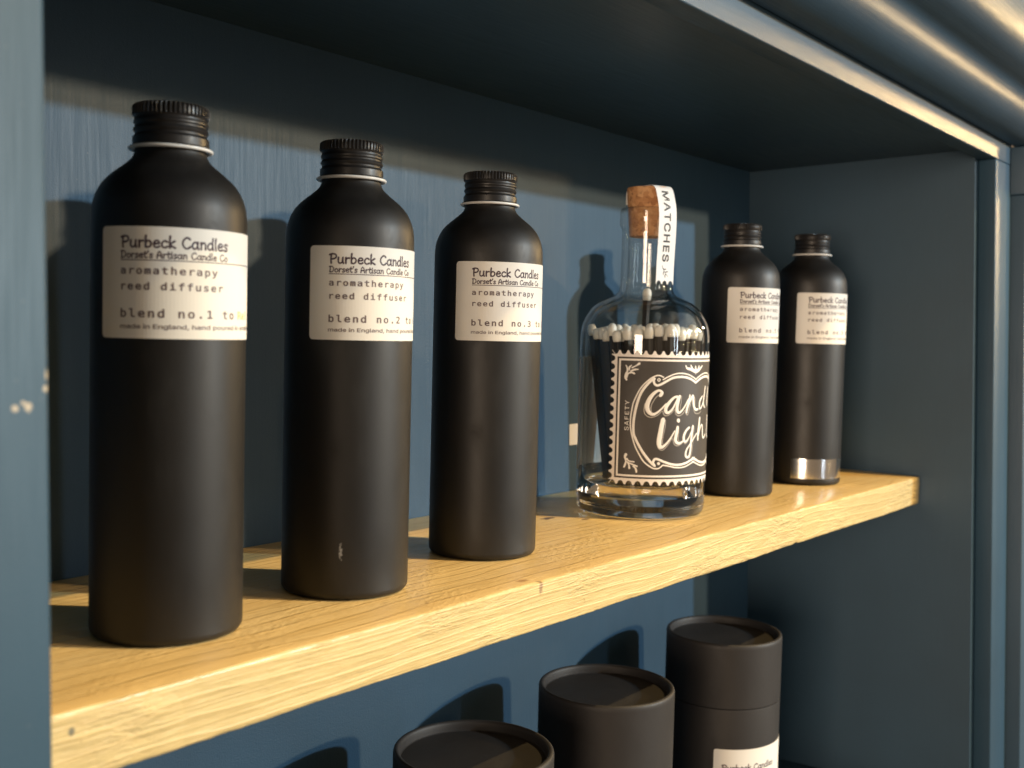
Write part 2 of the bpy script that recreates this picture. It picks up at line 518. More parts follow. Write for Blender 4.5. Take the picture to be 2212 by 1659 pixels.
def font_mesh(text, font=None, bold=0.0, spacing=1.0, res=2):
    """2D verts/faces of a line of type, em = 1, starting at x = 0 on the baseline"""
    cu = bpy.data.curves.new("type", 'FONT')
    cu.body = text
    cu.size = 1.0
    cu.resolution_u = res
    cu.offset = bold
    cu.space_character = spacing
    if font: cu.font = font
    ob = bpy.data.objects.new("type", cu)
    scene.collection.objects.link(ob)
    dg = bpy.context.evaluated_depsgraph_get()
    me = bpy.data.meshes.new_from_object(ob.evaluated_get(dg))
    vs = [(q.co.x, q.co.y) for q in me.vertices]
    fs = [tuple(p.vertices) for p in me.polygons]
    bpy.data.objects.remove(ob); bpy.data.curves.remove(cu); bpy.data.meshes.remove(me)
    return vs, fs

def fit_type(vs, x0, width, base, sy):
    xs_ = [p[0] for p in vs]; a, b = min(xs_), max(xs_)
    k = width / (b - a)
    return [(x0 + (x - a) * k, base + y * sy) for x, y in vs]

def catmull(pts, n):
    return smooth_profile(pts, n)

def stroke_mesh(strokes, n=5, lift=0.055, sink=-0.03):
    """brush strokes [(x, y, width)...] -> low ridge strips; returns verts (x, y, h), faces"""
    V, F = [], []
    for s in strokes:
        p = catmull(s, n)
        base = len(V)
        m = len(p)
        for i, (x, y, w) in enumerate(p):
            xa, ya = p[max(i - 1, 0)][:2]; xb, yb_ = p[min(i + 1, m - 1)][:2]
            dx, dy = xb - xa, yb_ - ya
            L = math.hypot(dx, dy) or 1.0
            nx, ny = -dy / L, dx / L
            hw = w * 0.5 * 1.15
            V += [(x + nx * hw, y + ny * hw, sink), (x + nx * hw * 0.55, y + ny * hw * 0.55, lift), (x - nx * hw * 0.55, y - ny * hw * 0.55, lift), (x - nx * hw, y - ny * hw, sink)]
        for i in range(m - 1):
            a = base + 4 * i
            for k in range(3):
                F.append((a + k, a + k + 1, a + k + 5, a + k + 4))
        for end in (0, m - 1):                      # round cap
            x, y, w = p[end]
            r = w * 0.5
            c = len(V)
            V.append((x, y, lift * 1.02))
            for k in range(10):
                t = 2 * math.pi * k / 10
                V.append((x + r * math.cos(t), y + r * math.sin(t), -0.002))
            for k in range(10):
                F.append((c, c + 1 + k, c + 1 + (k + 1) % 10))
    return V, F

def wrap(V, F, radius, ctr_deg, name, mat):
    """(u, z, h) sheet -> cylinder surface; u in mm along the circumference from the label centre"""
    out = []
    for u, z, h in V:
        a = math.radians(ctr_deg) + u / radius
        r = radius + h
        out.append((r * math.cos(a), r * math.sin(a), z))
    return make_mesh(name, out, F, mat)

def grid_sheet(u0, u1, z0, z1, nu, h=0.0, corner=0.0, thick=0.0):
    """flat sheet with rounded corners cut in columns"""
    V, F = [], []
    us = [u0 + (u1 - u0) * i / nu for i in range(nu + 1)]
    if corner:
        extra = [u0 + corner * (1 - math.cos(math.radians(t))) for t in (20, 40, 60, 80)]
        us = sorted(set(us + extra + [u1 + u0 - e for e in extra]))
    for u in us:
        d = 0.0
        if corner:
            q = min(u - u0, u1 - u)
            if q < corner:
                d = corner - math.sqrt(max(corner ** 2 - (corner - q) ** 2, 0))
        V += [(u, z0 + d, h), (u, z1 - d, h)]
    for i in range(len(us) - 1):
        F.append((2 * i, 2 * i + 2, 2 * i + 3, 2 * i + 1))
    if thick:
        m = len(V)
        V += [(u, z, h - thick) for u, z, _ in V[:m]]
        k = len(us)
        for i in range(k - 1):
            F.append((2 * i, m + 2 * i, m + 2 * i + 2, 2 * i + 2))
            F.append((2 * i + 1, 2 * i + 3, m + 2 * i + 3, m + 2 * i + 1))
        F.append((0, 1, m + 1, m)); F.append((2 * k - 2, m + 2 * k - 2, m + 2 * k - 1, 2 * k - 1))
    return V, F

# hand-drawn display alphabet of the title lines (cap height = 1)
GL = {
 'P': (.62, [[(.13, 0), (.10, .5), (.15, .97)], [(.0, .90), (.2, 1.0), (.45, .95), (.53, .72), (.40, .50), (.15, .45)]]),
 'u': (.55, [[(.08, .62), (.06, .2), (.18, .0), (.36, .12), (.41, .35)], [(.42, .62), (.40, .3), (.46, 0)]]),
 'r': (.42, [[(.10, .62), (.10, 0)], [(.10, .36), (.20, .56), (.36, .58)]]),
 'b': (.55, [[(.12, 1.05), (.09, .5), (.11, .02)], [(.10, .40), (.26, .62), (.44, .45), (.42, .15), (.25, .0), (.10, .08)]]),
 'e': (.50, [[(.10, .33), (.40, .37), (.38, .55), (.22, .63), (.08, .40), (.10, .12), (.25, .0), (.42, .10)]]),
 'c': (.47, [[(.40, .52), (.25, .63), (.08, .40), (.10, .12), (.25, .0), (.42, .10)]]),
 'k': (.49, [[(.12, 1.05), (.09, .5), (.11, 0)], [(.40, .62), (.13, .30), (.43, 0)]]),
 'C': (.64, [[(.54, .84), (.36, 1.0), (.13, .75), (.08, .35), (.25, .02), (.45, .04), (.57, .2)]]),
 'a': (.54, [[(.40, .50), (.24, .63), (.07, .40), (.09, .10), (.22, .0), (.38, .2), (.41, .5)], [(.43, .62), (.40, .3), (.47, 0)]]),
 'n': (.52, [[(.09, .62), (.11, .3), (.10, 0)], [(.10, .40), (.26, .62), (.40, .48), (.41, 0)]]),
 'd': (.54, [[(.40, .50), (.24, .63), (.07, .40), (.09, .10), (.22, .0), (.38, .2), (.41, .5)], [(.43, 1.05), (.40, .5), (.46, 0)]]),
 'l': (.24, [[(.12, 1.05), (.09, .5), (.13, 0)]]),
 's': (.44, [[(.36, .54), (.22, .63), (.10, .50), (.20, .34), (.34, .20), (.25, .0), (.06, .07)]]),
 'D': (.66, [[(.13, 1), (.11, 0)], [(.0, .95), (.30, 1.0), (.56, .70), (.50, .2), (.25, .0), (.05, .02)]]),
 'o': (.52, [[(.25, .63), (.08, .40), (.10, .12), (.25, .0), (.41, .15), (.43, .42), (.25, .63)]]),
 't': (.39, [[(.17, .92), (.14, .2), (.24, .0), (.35, .06)], [(.02, .62), (.35, .65)]]),
 "'": (.18, [[(.10, 1.05), (.06, .82)]]),
 'A': (.60, [[(.05, 0), (.10, .6), (.28, 1.0), (.45, .6), (.50, 0)], [(.08, .38), (.48, .40)]]),
 'i': (.22, [[(.10, .62), (.10, 0)], [(.10, .84), (.105, .90)]]),
 ' ': (.34, []),
}
def title_strokes(text, x0, width, base, cap, weight):
    tot = sum(GL[c][0] for c in text)
    kx = width / tot
    out, x = [], x0
    for c in text:
        adv, ss = GL[c]
        for s in ss:
            m = len(s)
            out.append([(x + px * kx, base + py * cap, weight * (1.12 if k in (0, m - 1) else 0.94)) for k, (px, py) in enumerate(s)])
        x += adv * kx
    return out

def to3(vs, h): return [(x, y, h) for x, y in vs]

def join(*sheets):
    V, F = [], []
    for v_, f_ in sheets:
        o = len(V); V += v_; F += [tuple(i + o for i in q) for q in f_]
    return V, F

# ------------------------------------------------------------------ reed diffuser bottles
RB = 25.0
H = 175.5
body_prof = [(0, 0.6), (18, 0.6), (21.5, 0.0), (23.0, 0.15), (24.2, 0.75), (24.85, 1.8), (25.0, 3.2), (25.0, 30), (25.0, 60), (25.0, 90), (25.0, 120), (25.0, 137)]
body_prof += smooth_profile([(25.0, 137), (24.75, 141), (24.1, 144), (22.9, 147), (21.1, 149.8), (18.4, 152.5), (15.2, 155.1), (12.8, 157.3), (11.75, 159.2), (11.5, 160.6)], 3)[1:]
body_prof += [(11.5, 161.5), (10.5, 162.2), (0, 162.2)]
ME_BODY = make_mesh("bottle_body", *lathe(body_prof, 128), M_BLACK, 40)
ring_prof = [(12.85 + 0.85 * math.cos(t), 161.0 + 0.62 * math.sin(t)) for t in [2 * math.pi * k / 12 for k in range(12)]]
ME_RING = make_mesh("neck_ring", *lathe(ring_prof, 96, closed=True), M_RING, True)
capp = [(12.0, 161.75), (12.3, 162.1), (12.35, 163.2), (12.3, 164.6), (11.9, 165.1), (11.55, 165.6), (11.6, 166.2), (12.0, 166.7), (12.15, 167.2), (11.95, 167.7), (11.6, 168.2),
        (11.65, 168.7), (12.0, 169.2), (12.05, 169.8), (11.75, 170.3), (11.7, 171.0), (12.0, 171.5), (12.1, 171.7), (12.45, 171.9), (12.5, 172.4), (12.5, 174.3), (12.3, 174.8), (11.9, 175.2), (11.3, 175.45), (0, 175.5)]
def knurl(k, i, r):
    if 18 <= k <= 21:
        return r - (0.62 if (i % 4) in (0, 1) else 0.0)
    return r
ME_CAP = make_mesh("screw_cap", *lathe([(0, 161.75)] + capp, 208, rfun=lambda k, i, r: knurl(k - 1, i, r)), M_CAP, 28)

LW = 72.0                                  # label width along the curve
LZ0, LZ1 = 98.8, 133.8
LU0 = -LW / 2
RL = RB + 0.06
ME_LABEL = wrap(*grid_sheet(LU0, -LU0, LZ0, LZ1, 60, 0.09, 1.5, 0.085), RL, -90, "paper_label", M_LABEL)
TX = LU0 + 8.0
zz = lambda d: LZ1 - d
ttl = stroke_mesh(title_strokes("Purbeck Candles", TX, 35.4, zz(6.5), 3.45, 0.62), 4)
ttl = ([(x, y, h + 0.10) for x, y, h in ttl[0]], ttl[1])
sub = stroke_mesh(title_strokes("Dorset's Artisan Candle Co", TX - 0.1, 35.4, zz(9.8), 2.1, 0.40), 4)
sub = ([(x, y, h + 0.10) for x, y, h in sub[0]], sub[1])
rule = grid_sheet(TX - 0.2, TX + 55, zz(10.62), zz(10.34), 48, 0.15)
ME_TITLE = wrap(*join(ttl, sub, rule), RL, -90, "title_lettering", M_INK)
v1, f1 = font_mesh("aromatherapy", MONO, 0.02, 1.2)
v2, f2 = font_mesh("reed diffuser", MONO, 0.02, 1.2)
ME_TEXT = wrap(*join((to3(fit_type(v1, TX - 0.1, 31.2, zz(14.8), 4.2), 0.14), f1),
                     (to3(fit_type(v2, TX + 0.1, 33.2, zz(19.7), 4.2), 0.14), f2)), RL, -90, "product_lettering", M_INK_GREY)
v4, f4 = font_mesh("made in England, hand poured in small bat", SANS, 0.012)
ME_SMALL = wrap(to3(fit_type(v4, TX - 0.2, 54.0, zz(31.9), 2.7), 0.14), f4, RL, -90, "small_lettering", M_INK_GREY)

bottles = [
    ("matt black diffuser bottle labelled blend no.1, nearest the left post", (0, 0), -178.5, "blend no.1 to", "Rel", M_YELLOW, ()),
    ("matt black diffuser bottle labelled blend no.2, second from the left post", (82.99, 1.09), -169.3, "blend no.2 to", "Up", M_BLUE, ()),
    ("matt black diffuser bottle labelled blend no.3, next to the glass match bottle", (176.25, 7.46), -174.9, "blend no.3 to", "In", M_LILAC, ()),
    ("matt black diffuser bottle without foil band, directly behind the glass match bottle's right side", (440.93, 12.28), -171.3, "blend no.5 to", None, None, ()),
    ("matt black diffuser bottle with a silver foil band near its base", (528.91, 1.85), -177.4, "blend no.5 to", None, None, ()),
]
for i, (lab, (bx, by), left, blend, word, wmat, _) in enumerate(bottles):
    ctr = left + math.degrees(LW / 2 / RB)
    t = thing("diffuser_bottle", lab, "bottle", (bx, by, 0), math.radians(ctr + 90), "reed diffuser bottles in a row on the shelf")
    mb = ME_BODY
    if i == 1:
        mb = ME_BODY.copy()
        a = math.radians(-133.3 - 4 - (ctr + 90))
        mb.materials[0] = coated_black("matt_black_coating_scuffed", BLACK, 0.50,
            (((25 * math.cos(a), 25 * math.sin(a), 19), (0.7, 0.7, 3.2)),))
    part("body", mb, t)
    part("neck_ring", ME_RING, t)
    part("screw_cap", ME_CAP, t)
    lb = part("paper_label", ME_LABEL, t)
    part("title_lettering", ME_TITLE, lb)
    part("product_lettering", ME_TEXT, lb)
    v3, f3 = font_mesh(blend, MONO, 0.02, 1.22)
    part("blend_lettering", wrap(to3(fit_type(v3, TX - 0.1, 38.6, zz(28.3), 4.75), 0.14), f3, RL, -90, "blend_lettering", M_INK_GREY), lb)
    part("small_lettering", ME_SMALL, lb)
    if word:
        v5, f5 = font_mesh(word, MONO, 0.012)
        part("accent_word", wrap(to3(fit_type(v5, TX + 41.0, 2.7 * len(word), zz(28.3), 4.75), 0.14), f5, RL, -90, "accent_word", wmat), lb)
    if i == 4:
        cam_ang = -156.7 - (ctr + 90)
        c0 = cam_ang + 34
        part("foil_band", wrap(*grid_sheet(-24, 24, 2.9 + 2, 18.6, 40, 0.06, 0, 0.055), RL, c0, "foil_band", M_ALU), t)

# ------------------------------------------------------------------ glass bottle of matches
XM, YM, RM = 331.71, 17.19, 37.24
t = thing("match_bottle", "clear glass corked bottle with a black and white stamp label, full of matches", "bottle", (XM, YM, 0))
outer = [(0, 1.6), (20, 1.3), (29, 0.9), (32.0, 0.0), (34.2, 0.25), (36.0, 1.4), (36.9, 3.4), (37.2, 6.5), (37.24, 12), (37.24, 30), (37.24, 60), (37.24, 85), (37.24, 98)]
outer += smooth_profile([(37.24, 98), (37.05, 103), (36.2, 107.8), (34.7, 111.6), (32.9, 114.8), (30.4, 117.9), (26.6, 121.0), (21.6, 123.4), (18.0, 125.0), (16.0, 126.9), (15.2, 129.6), (14.9, 134)], 4)[1:]
outer += [(14.8, 145), (14.75, 160), (14.9, 163.2), (15.6, 164.2), (16.2, 165.2), (16.35, 167), (16.3, 172.5), (15.9, 174.3), (15.0, 175.1), (13.6, 175.2)]
inner = [(12.35, 174.7), (12.1, 173.5), (11.55, 166), (11.1, 158.8), (11.0, 150), (11.1, 140)]
inner += smooth_profile([(11.1, 140), (11.4, 131), (12.6, 126.0), (15.6, 122.8), (20.4, 120.8), (25.2, 118.2), (28.9, 115.2), (31.2, 112.0), (32.9, 108.4), (34.0, 104), (34.35, 99)], 4)[1:]
inner += [(34.4, 85), (34.4, 60), (34.4, 30), (34.2, 22), (33.2, 18.4), (30.8, 16.8), (26, 16.6), (12, 17.2), (0, 17.5)]
gl = part("glass_body", make_mesh("glass_body", *lathe(outer + inner, 160, rfun=lambda k, i, r: r + (0.07 if r < 17 else 0.03) * noise.noise(Vector((3 * math.cos(i * math.pi / 80), 3 * math.sin(i * math.pi / 80), k * 0.45)))), M_GLASS, True), t)
gl.data.materials.append(M_GLASS_THIN)
for p_ in gl.data.polygons:
    if p_.center.z > 0.0186: p_.material_index = 1
bl = part("back_label", wrap(*grid_sheet(-36, 36, 24, 88.5, 60, 0.02, 0, 0.0), RM + 0.06, 81.5, "back_label", M_STAMP), t)
cork_prof = [(0, 158.9), (10.2, 158.9), (10.6, 159.3), (11.35, 168), (11.85, 174.5), (12.55, 183), (12.75, 186), (12.4, 186.8), (0, 187.0)]
part("cork_stopper", make_mesh("cork_stopper", *lathe(cork_prof, 96), M_CORK, 35), t)

# paper strip over the cork
SD = math.radians(-110.0)
SW = 12.6
path = smooth_profile([(-13.3, 178), (-13.4, 181), (-13.3, 184.6), (-11.6, 187.1), (-7, 187.5), (0, 187.6), (7, 187.6), (10.6, 187.4), (13.3, 185.6), (15.3, 181), (17.0, 175), (17.6, 169), (17.5, 160), (17.0, 150), (16.6, 142), (16.4, 131.5)], 12)
arc = [0.0]
for a, b in zip(path[:-1], path[1:]):
    arc.append(arc[-1] + math.hypot(b[0] - a[0], b[1] - a[1]))
def on_strip(s, w, h):
    s = min(max(s, 0.0), arc[-1])
    k = 0
    while k < len(arc) - 2 and arc[k + 1] < s: k += 1
    tt = (s - arc[k]) / (arc[k + 1] - arc[k])
    p, q = path[k], path[k + 1]
    r, z = p[0] + (q[0] - p[0]) * tt, p[1] + (q[1] - p[1]) * tt
    dx, dz = q[0] - p[0], q[1] - p[1]; L = math.hypot(dx, dz)
    r += -dz / L * h; z += dx / L * h
    # w runs to the viewer's right
    return (r * math.cos(SD) - w * math.sin(SD), r * math.sin(SD) + w * math.cos(SD), z)
V, F = [], []
cols = 36
rows = 200
for j in range(cols + 1):
    w = -SW / 2 + SW * j / cols
    ph = (j / cols * 3) % 1.0
    cut = 2.0 * math.sqrt(max(0, 1 - ((ph - 0.5) / 0.40) ** 2))
    for i in range(rows + 1):
        s = (arc[-1] - cut) * i / rows
        V.append(on_strip(s, w, 0.0))
for j in range(cols):
    for i in range(rows):
        a = j * (rows + 1) + i
        F.append((a, a + rows + 1, a + rows + 2, a + 1))
m = len(V)
V += [on_strip((arc[-1] - 2.0 * math.sqrt(max(0, 1 - ((((j / cols * 3) % 1.0) - 0.5) / 0.40) ** 2))) * i / rows, -SW / 2 + SW * j / cols, -0.16) for j in range(cols + 1) for i in range(rows + 1)]
F += [tuple(k + m for k in reversed(q)) for q in F]
for j in range(cols):
    a = j * (rows + 1) + rows; b = a + rows + 1
    F.append((a, b, b + m, a + m))
for i in range(rows):
    F.append((i, i + 1, i + 1 + m, i + m))
    a = cols * (rows + 1) + i
    F.append((a + 1, a, a + m, a + 1 + m))
seal = part("paper_seal", make_mesh("paper_seal", V, F, M_WHITE, 40), t)
def s_at(z):                                  # arc length where the front run reaches height z
    k = max(range(len(path)), key=lambda i_: path[i_][1])
    for i_ in range(len(path)):
        if path[i_][0] < 9: continue
        if path[i_][1] <= z: return arc[i_]
    return arc[-1]
s0, s1 = s_at(184.3), s_at(144.6)
vt, ft = font_mesh("MATCHES", SANS, 0.016, 1.14)
vt = fit_type(vt, s0, s1 - s0, 0, 8.4)          # cap height ~0.73 em
bmt = bmesh.new()
bv = [bmt.verts.new((x, y, 0)) for x, y in vt]
for q in ft:
    try: bmt.faces.new([bv[i_] for i_ in q])
    except ValueError: pass
xx = s0
while xx < s1:
    bmesh.ops.bisect_plane(bmt, geom=list(bmt.verts) + list(bmt.edges) + list(bmt.faces), plane_co=(xx, 0, 0), plane_no=(1, 0, 0))
    xx += 0.7
bmt.verts.index_update()
vt = [(q.co.x, q.co.y) for q in bmt.verts]
ft = [tuple(w_.index for w_ in q.verts) for q in bmt.faces]
bmt.free()
V = [on_strip(x, y - 2.35, 0.15) for x, y in vt]
sprig = [[(s1 + 2.2, 2.3, .35), (s1 + 5, 0.9, .35), (s1 + 8.2, -2.0, .3)], [(s1 + 3.8, 1.6, .3), (s1 + 4.3, 0.2, .6), (s1 + 3.9, -0.6, .2)],
         [(s1 + 5.2, 0.6, .3), (s1 + 6.4, 1.2, .6), (s1 + 7.5, 1.1, .2)], [(s1 + 6.6, -0.6, .3), (s1 + 8.0, 0.0, .6), (s1 + 9.0, -0.3, .2)], [(s1 + 5.8, 0.0, .3), (s1 + 5.6, -1.4, .6), (s1 + 5.2, -2.2, .2)]]
sv, sf = stroke_mesh(sprig, 4)
V2 = [on_strip(x, -y, h + 0.01) for x, y, h in sv]
part("strip_lettering", make_mesh("strip_lettering", *join((V, ft), (V2, sf)), M_INK_BLACK), seal)

# stamp label on the glass
CTR = -98.5
RS = RM + 0.06
UH = 51.0
Z0S, Z1S = 19.9, 94.0
TD = 2.2                                        # perforation depth
def tooth(fr):
    q = (fr % 1.0) - 0.5
    return TD if abs(q) >= 0.37 else TD * (1 - math.sqrt(1 - (q / 0.37) ** 2))
iu, i0, i1 = UH - TD, Z0S + TD, Z1S - TD
V, F = grid_sheet(-iu, iu, i0, i1, 110, 0.05)
def comb(pts_in, pts_out):
    o = len(V)
    for a, b in zip(pts_in, pts_out):
        V.append(a); V.append(b)
    for k in range(len(pts_in) - 1):
        F.append((o + 2 * k, o + 2 * k + 2, o + 2 * k + 3, o + 2 * k + 1))
NT_U, NT_Z, PER = 21, 15, 14
us = [-UH + 2 * UH * k / (NT_U * PER) for k in range(NT_U * PER + 1)]
for sgn, zb in ((1, i1), (-1, i0)):
    comb([(max(-iu, min(iu, u)), zb, 0.05) for u in us], [(u, zb + sgn * tooth(k / PER + 0.0), 0.05) for k, u in enumerate(us)])
zs = [i0 + (i1 - i0) * k / (NT_Z * PER) for k in range(NT_Z * PER + 1)]
for sgn in (1, -1):
    comb([(sgn * iu, z, 0.05) for z in zs], [(sgn * (iu + tooth(k / PER)), z, 0.05) for k, z in enumerate(zs)])
stamp = part("stamp_label", wrap(V, F, RS, CTR, "stamp_label", M_STAMP), t)
bw = 1.35
V, F = grid_sheet(-iu + bw, iu - bw, i0 + bw, i1 - bw, 110, 0.10)
part("black_field", wrap(V, F, RS, CTR, "black_field", M_STAMP_BLACK), stamp)
a0, a1, b0, b1 = -iu + bw + 1.05, iu - bw - 1.05, i0 + bw + 1.0, i1 - bw - 1.0
lw = 1.05
fr = join(grid_sheet(a0, a1, b1 - lw, b1, 90, 0.15), grid_sheet(a0, a1, b0, b0 + lw, 90, 0.15),
          grid_sheet(a0, a0 + lw, b0 + lw, b1 - lw, 1, 0.15), grid_sheet(a1 - lw, a1, b0 + lw, b1 - lw, 1, 0.15))
part("border_line", wrap(*fr, RS, CTR, "border_line", M_INK_WHITE), stamp)

SCRIPT = [[(-23.05,69.62,1.66),(-22.15,71.22,1.52),(-23.69,72.39,1.11),(-25.81,71.42,1.39),(-28.12,68.98,1.8),(-29.86,65.49,2.08),(-30.03,62.57,2.08),(-28.9,60.21,1.8),(-26.75,59.2,1.39),(-24.38,60.31,0.97),(-21.73,62.73,0.78),(-19.59,65.15,0.69)],
 [(-12.66,69.02,1.25),(-14.78,68.63,1.11),(-17.62,65.96,1.52),(-19.52,63.02,1.66),(-19.58,60.89,1.66),(-18.14,60.24,1.25),(-15.74,62.24,0.97),(-13.77,65.7,0.83),(-12.34,68.62,1.11)],
 [(-11.26,69.42,1.39),(-12.24,66.22,1.52),(-12.88,62.49,1.66),(-12.02,60.35,1.39),(-10.11,60.86,0.97),(-7.54,63.77,0.78),(-5.2,67.48,0.83)],
 [(-4,69.87,0.94),(-4.77,66.13,1.11),(-5.9,62.66,1.25),(-6.33,60.26,1.25)],
 [(-6.02,61.33,0.83),(-4.01,66.11,0.83),(-1.61,69.55,1.25),(-1.05,66.85,1.39),(-0.47,63.87,1.39),(1.2,61.66,1.25),(3.59,61.84,0.94)],
 [(8.2,68.99,0.78),(5.41,66.38,1.11),(5.07,63.4,1.16),(6,62.01,1),(8.6,64.07,0.72),(10.77,67.79,0.72)],
 [(12.14,74.3,1.11),(10.97,69.7,1.16),(9.92,64.83,1.11),(12.11,62.53,1)],
 [(17.9,73.8,1.11),(16.69,68.06,1.11),(16.8,63.37,1.05)],
 [(-20.97,56.56,2.08),(-21.68,52.83,2.22),(-22.36,48.57,2.35),(-22.91,44.3,2.35),(-22.41,41.64,2.08),(-20.75,41.39,1.39),(-18.56,43.25,0.97),(-16.06,46.44,0.78),(-13.8,50.16,0.69)],
 [(-12.02,52.27,1.52),(-12.53,49.07,1.66),(-13.18,45.87,1.66),(-12.64,43.99,1.52),(-10.71,43.14,1.11),(-8.1,44.41,0.83)],
 [(-11.79,56.14,1.94),(-11.58,55.68,1.94)],
 [(-3.72,51.79,1.11),(-5.89,50.25,1.25),(-7.53,47.34,1.39),(-7.42,44.66,1.39),(-5.97,44.07,0.97),(-3.83,46.14,0.69),(-1.63,49.82,0.69)],
 [(-0.72,52.48,1.33),(-1.35,48.46,1.33),(-1.95,43.89,1.25),(-2.14,39.58,1.16),(-2.96,36.11,1.16),(-4.46,35.11,1.11),(-5.81,36.25,1.16),(-5.39,39.2,1),(-3.24,41.8,0.83),(-0.12,45.15,0.72),(2.94,48.24,0.66)],
 [(5.8,56.78,1.39),(5.24,52.73,1.33),(4.43,48.7,1.27),(4.44,44.62,1.22)],
 [(4.83,46.78,0.72),(7.03,51.82,0.83),(9.23,52.5,0.94),(9.87,49.18,1.11),(10.52,46.12,1.11),(12.23,45.17,0.89),(14.92,47.16,0.72)],
 [(18.79,57.65,1.11),(18.25,51.88,1.16),(18.45,46.87,1.11),(21.88,44.63,1)]]
SCRIPT_OUTLINE = [[(-24.15,69.86,0.47),(-26.21,67.44,0.47),(-27.95,63.68,0.47),(-27.73,60.77,0.47),(-26.77,59.73,0.47)],
 [(-31.42,64.91,0.47),(-31.68,60.66,0.47),(-30.16,58.31,0.47),(-27.5,57.59,0.47),(-24.33,58.71,0.47),(-21.68,61.14,0.47),(-20.79,59.29,0.47),(-19.36,58.5,0.47),(-16.82,59.57,0.47),(-14.24,61.97,0.47),(-13.54,59.56,0.47),(-11.63,58.48,0.47),(-9.07,59.51,0.47),(-7.1,61.62,0.47),(-6.47,59.46,0.47),(-5.19,59.16,0.47),(-3.89,63.42,0.47),(-2.31,67.42,0.47)],
 [(-10.13,69.41,0.42),(-10.16,66.21,0.42),(-10.84,62.74,0.42),(-10.44,60.87,0.42)],
 [(-0.09,68.98,0.39),(0.49,66.27,0.39),(0.21,63.31,0.39)],
 [(-0.57,61.72,0.44),(0.85,59.78,0.44),(4.27,59.37,0.44),(6.98,60.6,0.44)],
 [(-19.56,56.04,0.42),(-19.72,52.31,0.42),(-20.67,47.52,0.42),(-20.97,44.05,0.42),(-20.21,41.92,0.42)],
 [(-23.48,40.83,0.47),(-22.07,39.73,0.47),(-20.41,39.73,0.47),(-17.95,42.18,0.47),(-15.15,45.9,0.47),(-14.15,43.21,0.47),(-12.25,41.84,0.47),(-9.7,42.58,0.47),(-7.73,43.86,0.47),(-6.28,42.87,0.47),(-4.15,44.8,0.47)],
 [(-11.21,51.72,0.39),(-11.24,48.51,0.39),(-11.43,45.3,0.39),(-10.42,43.94,0.39)],
 [(0.4,51.89,0.39),(0.16,48.12,0.39),(-0.26,43.81,0.39),(-0.68,39.5,0.39),(-1.74,35.77,0.39),(-3.67,34.53,0.39)]]
CARTOUCHE = [[(-26.58,78.95,1.27),(-29.16,76.9,1.27),(-31.7,73.92,1.27),(-33.7,70.67,1.27),(-35.16,66.64,1.27),(-36.1,62.89,1.27),(-36.78,59.14,1.27),(-37.25,55.13,1.27),(-37.29,51.4,1.27),(-36.97,47.95,1.27),(-35.97,45.6,1.27),(-34.43,42.65,1.27),(-31.92,38.49,1.27),(-28.9,34.59,1.27),(-26.7,32.24,1.27),(-24.91,30.8,1.27)],
 [(-26.45,78.95,1.16),(-26.94,77.75,1.16),(-26.49,76.17,1.16),(-25.12,75.14,1.16),(-22.98,75.71,1.16),(-20,77.35,1.16),(-16.35,79.25,1.16),(-12.46,79.94,1.16),(-7.88,79.81,1.16),(-3.46,78.71,1.16),(0.58,76.78,1.16)],
 [(0.58,76.78,1.11),(3.55,78.61,1.11),(7.97,79.87,1.11),(13.3,80.14,1.11),(18.54,79.01,1.11)],
 [(-24.91,30.82,1.16),(-25.91,32.53,1.16),(-25.16,34.41,1.16),(-23.27,34.44,1.16),(-19.91,33.11,1.16),(-15.54,31.73,1.16),(-10.88,31.21,1.16),(-5.8,31.94,1.16),(-2.03,33.36,1.16),(1.36,34.63,1.16)],
 [(1.36,34.63,1.11),(5.48,33.11,1.11),(11.49,32.04,1.11),(18.09,32.2,1.11),(23.82,32.98,1.11)],
 [(-21.47,79.71,0.66),(-23.68,80.6,0.66),(-26.09,80.28,0.66),(-28.69,78.77,0.66),(-31.76,76.03,0.66),(-34.29,72.77,0.66),(-36.28,68.72,0.66),(-37.76,64.95,0.66),(-38.44,60.93,0.66),(-38.88,57.71,0.66),(-38.98,53.98,0.66),(-38.72,50.8,0.66),(-37.73,46.53,0.66),(-35.97,41.28,0.66),(-33.73,37.09,0.66),(-31.23,33.18,0.66),(-27.98,30.61,0.66),(-25.27,29.33,0.66),(-22.56,29.49,0.66),(-20.41,31.23,0.66)],
 [(-21.7,78.38,0.66),(-18.68,80.02,0.66),(-14.36,81.65,0.66),(-9.98,81.94,0.66),(-5.09,81.13,0.66),(-1.08,79.49,0.66),(0.71,78.39,0.66)],
 [(0.71,78.39,0.66),(3.43,80.5,0.66),(7.8,82.05,0.66),(15.12,82.14,0.66)],
 [(-20.41,31.24,0.66),(-16.97,30.68,0.66),(-12.42,29.78,0.66),(-7.13,29.85,0.66),(-1.93,31.46,0.66),(1.47,32.73,0.66)],
 [(1.47,32.73,0.66),(5.6,31.32,0.66),(10.89,30.03,0.66),(18.53,30.21,0.66),(23.82,31.02,0.66)],
 [(-23.2,78.23,0.44),(-23.98,77.42,0.44),(-24.82,78.19,0.44),(-24.04,79,0.44),(-23.23,78.3,0.44)],
 [(-22.92,32.17,1.52),(-22.65,32.04,1.52)]]
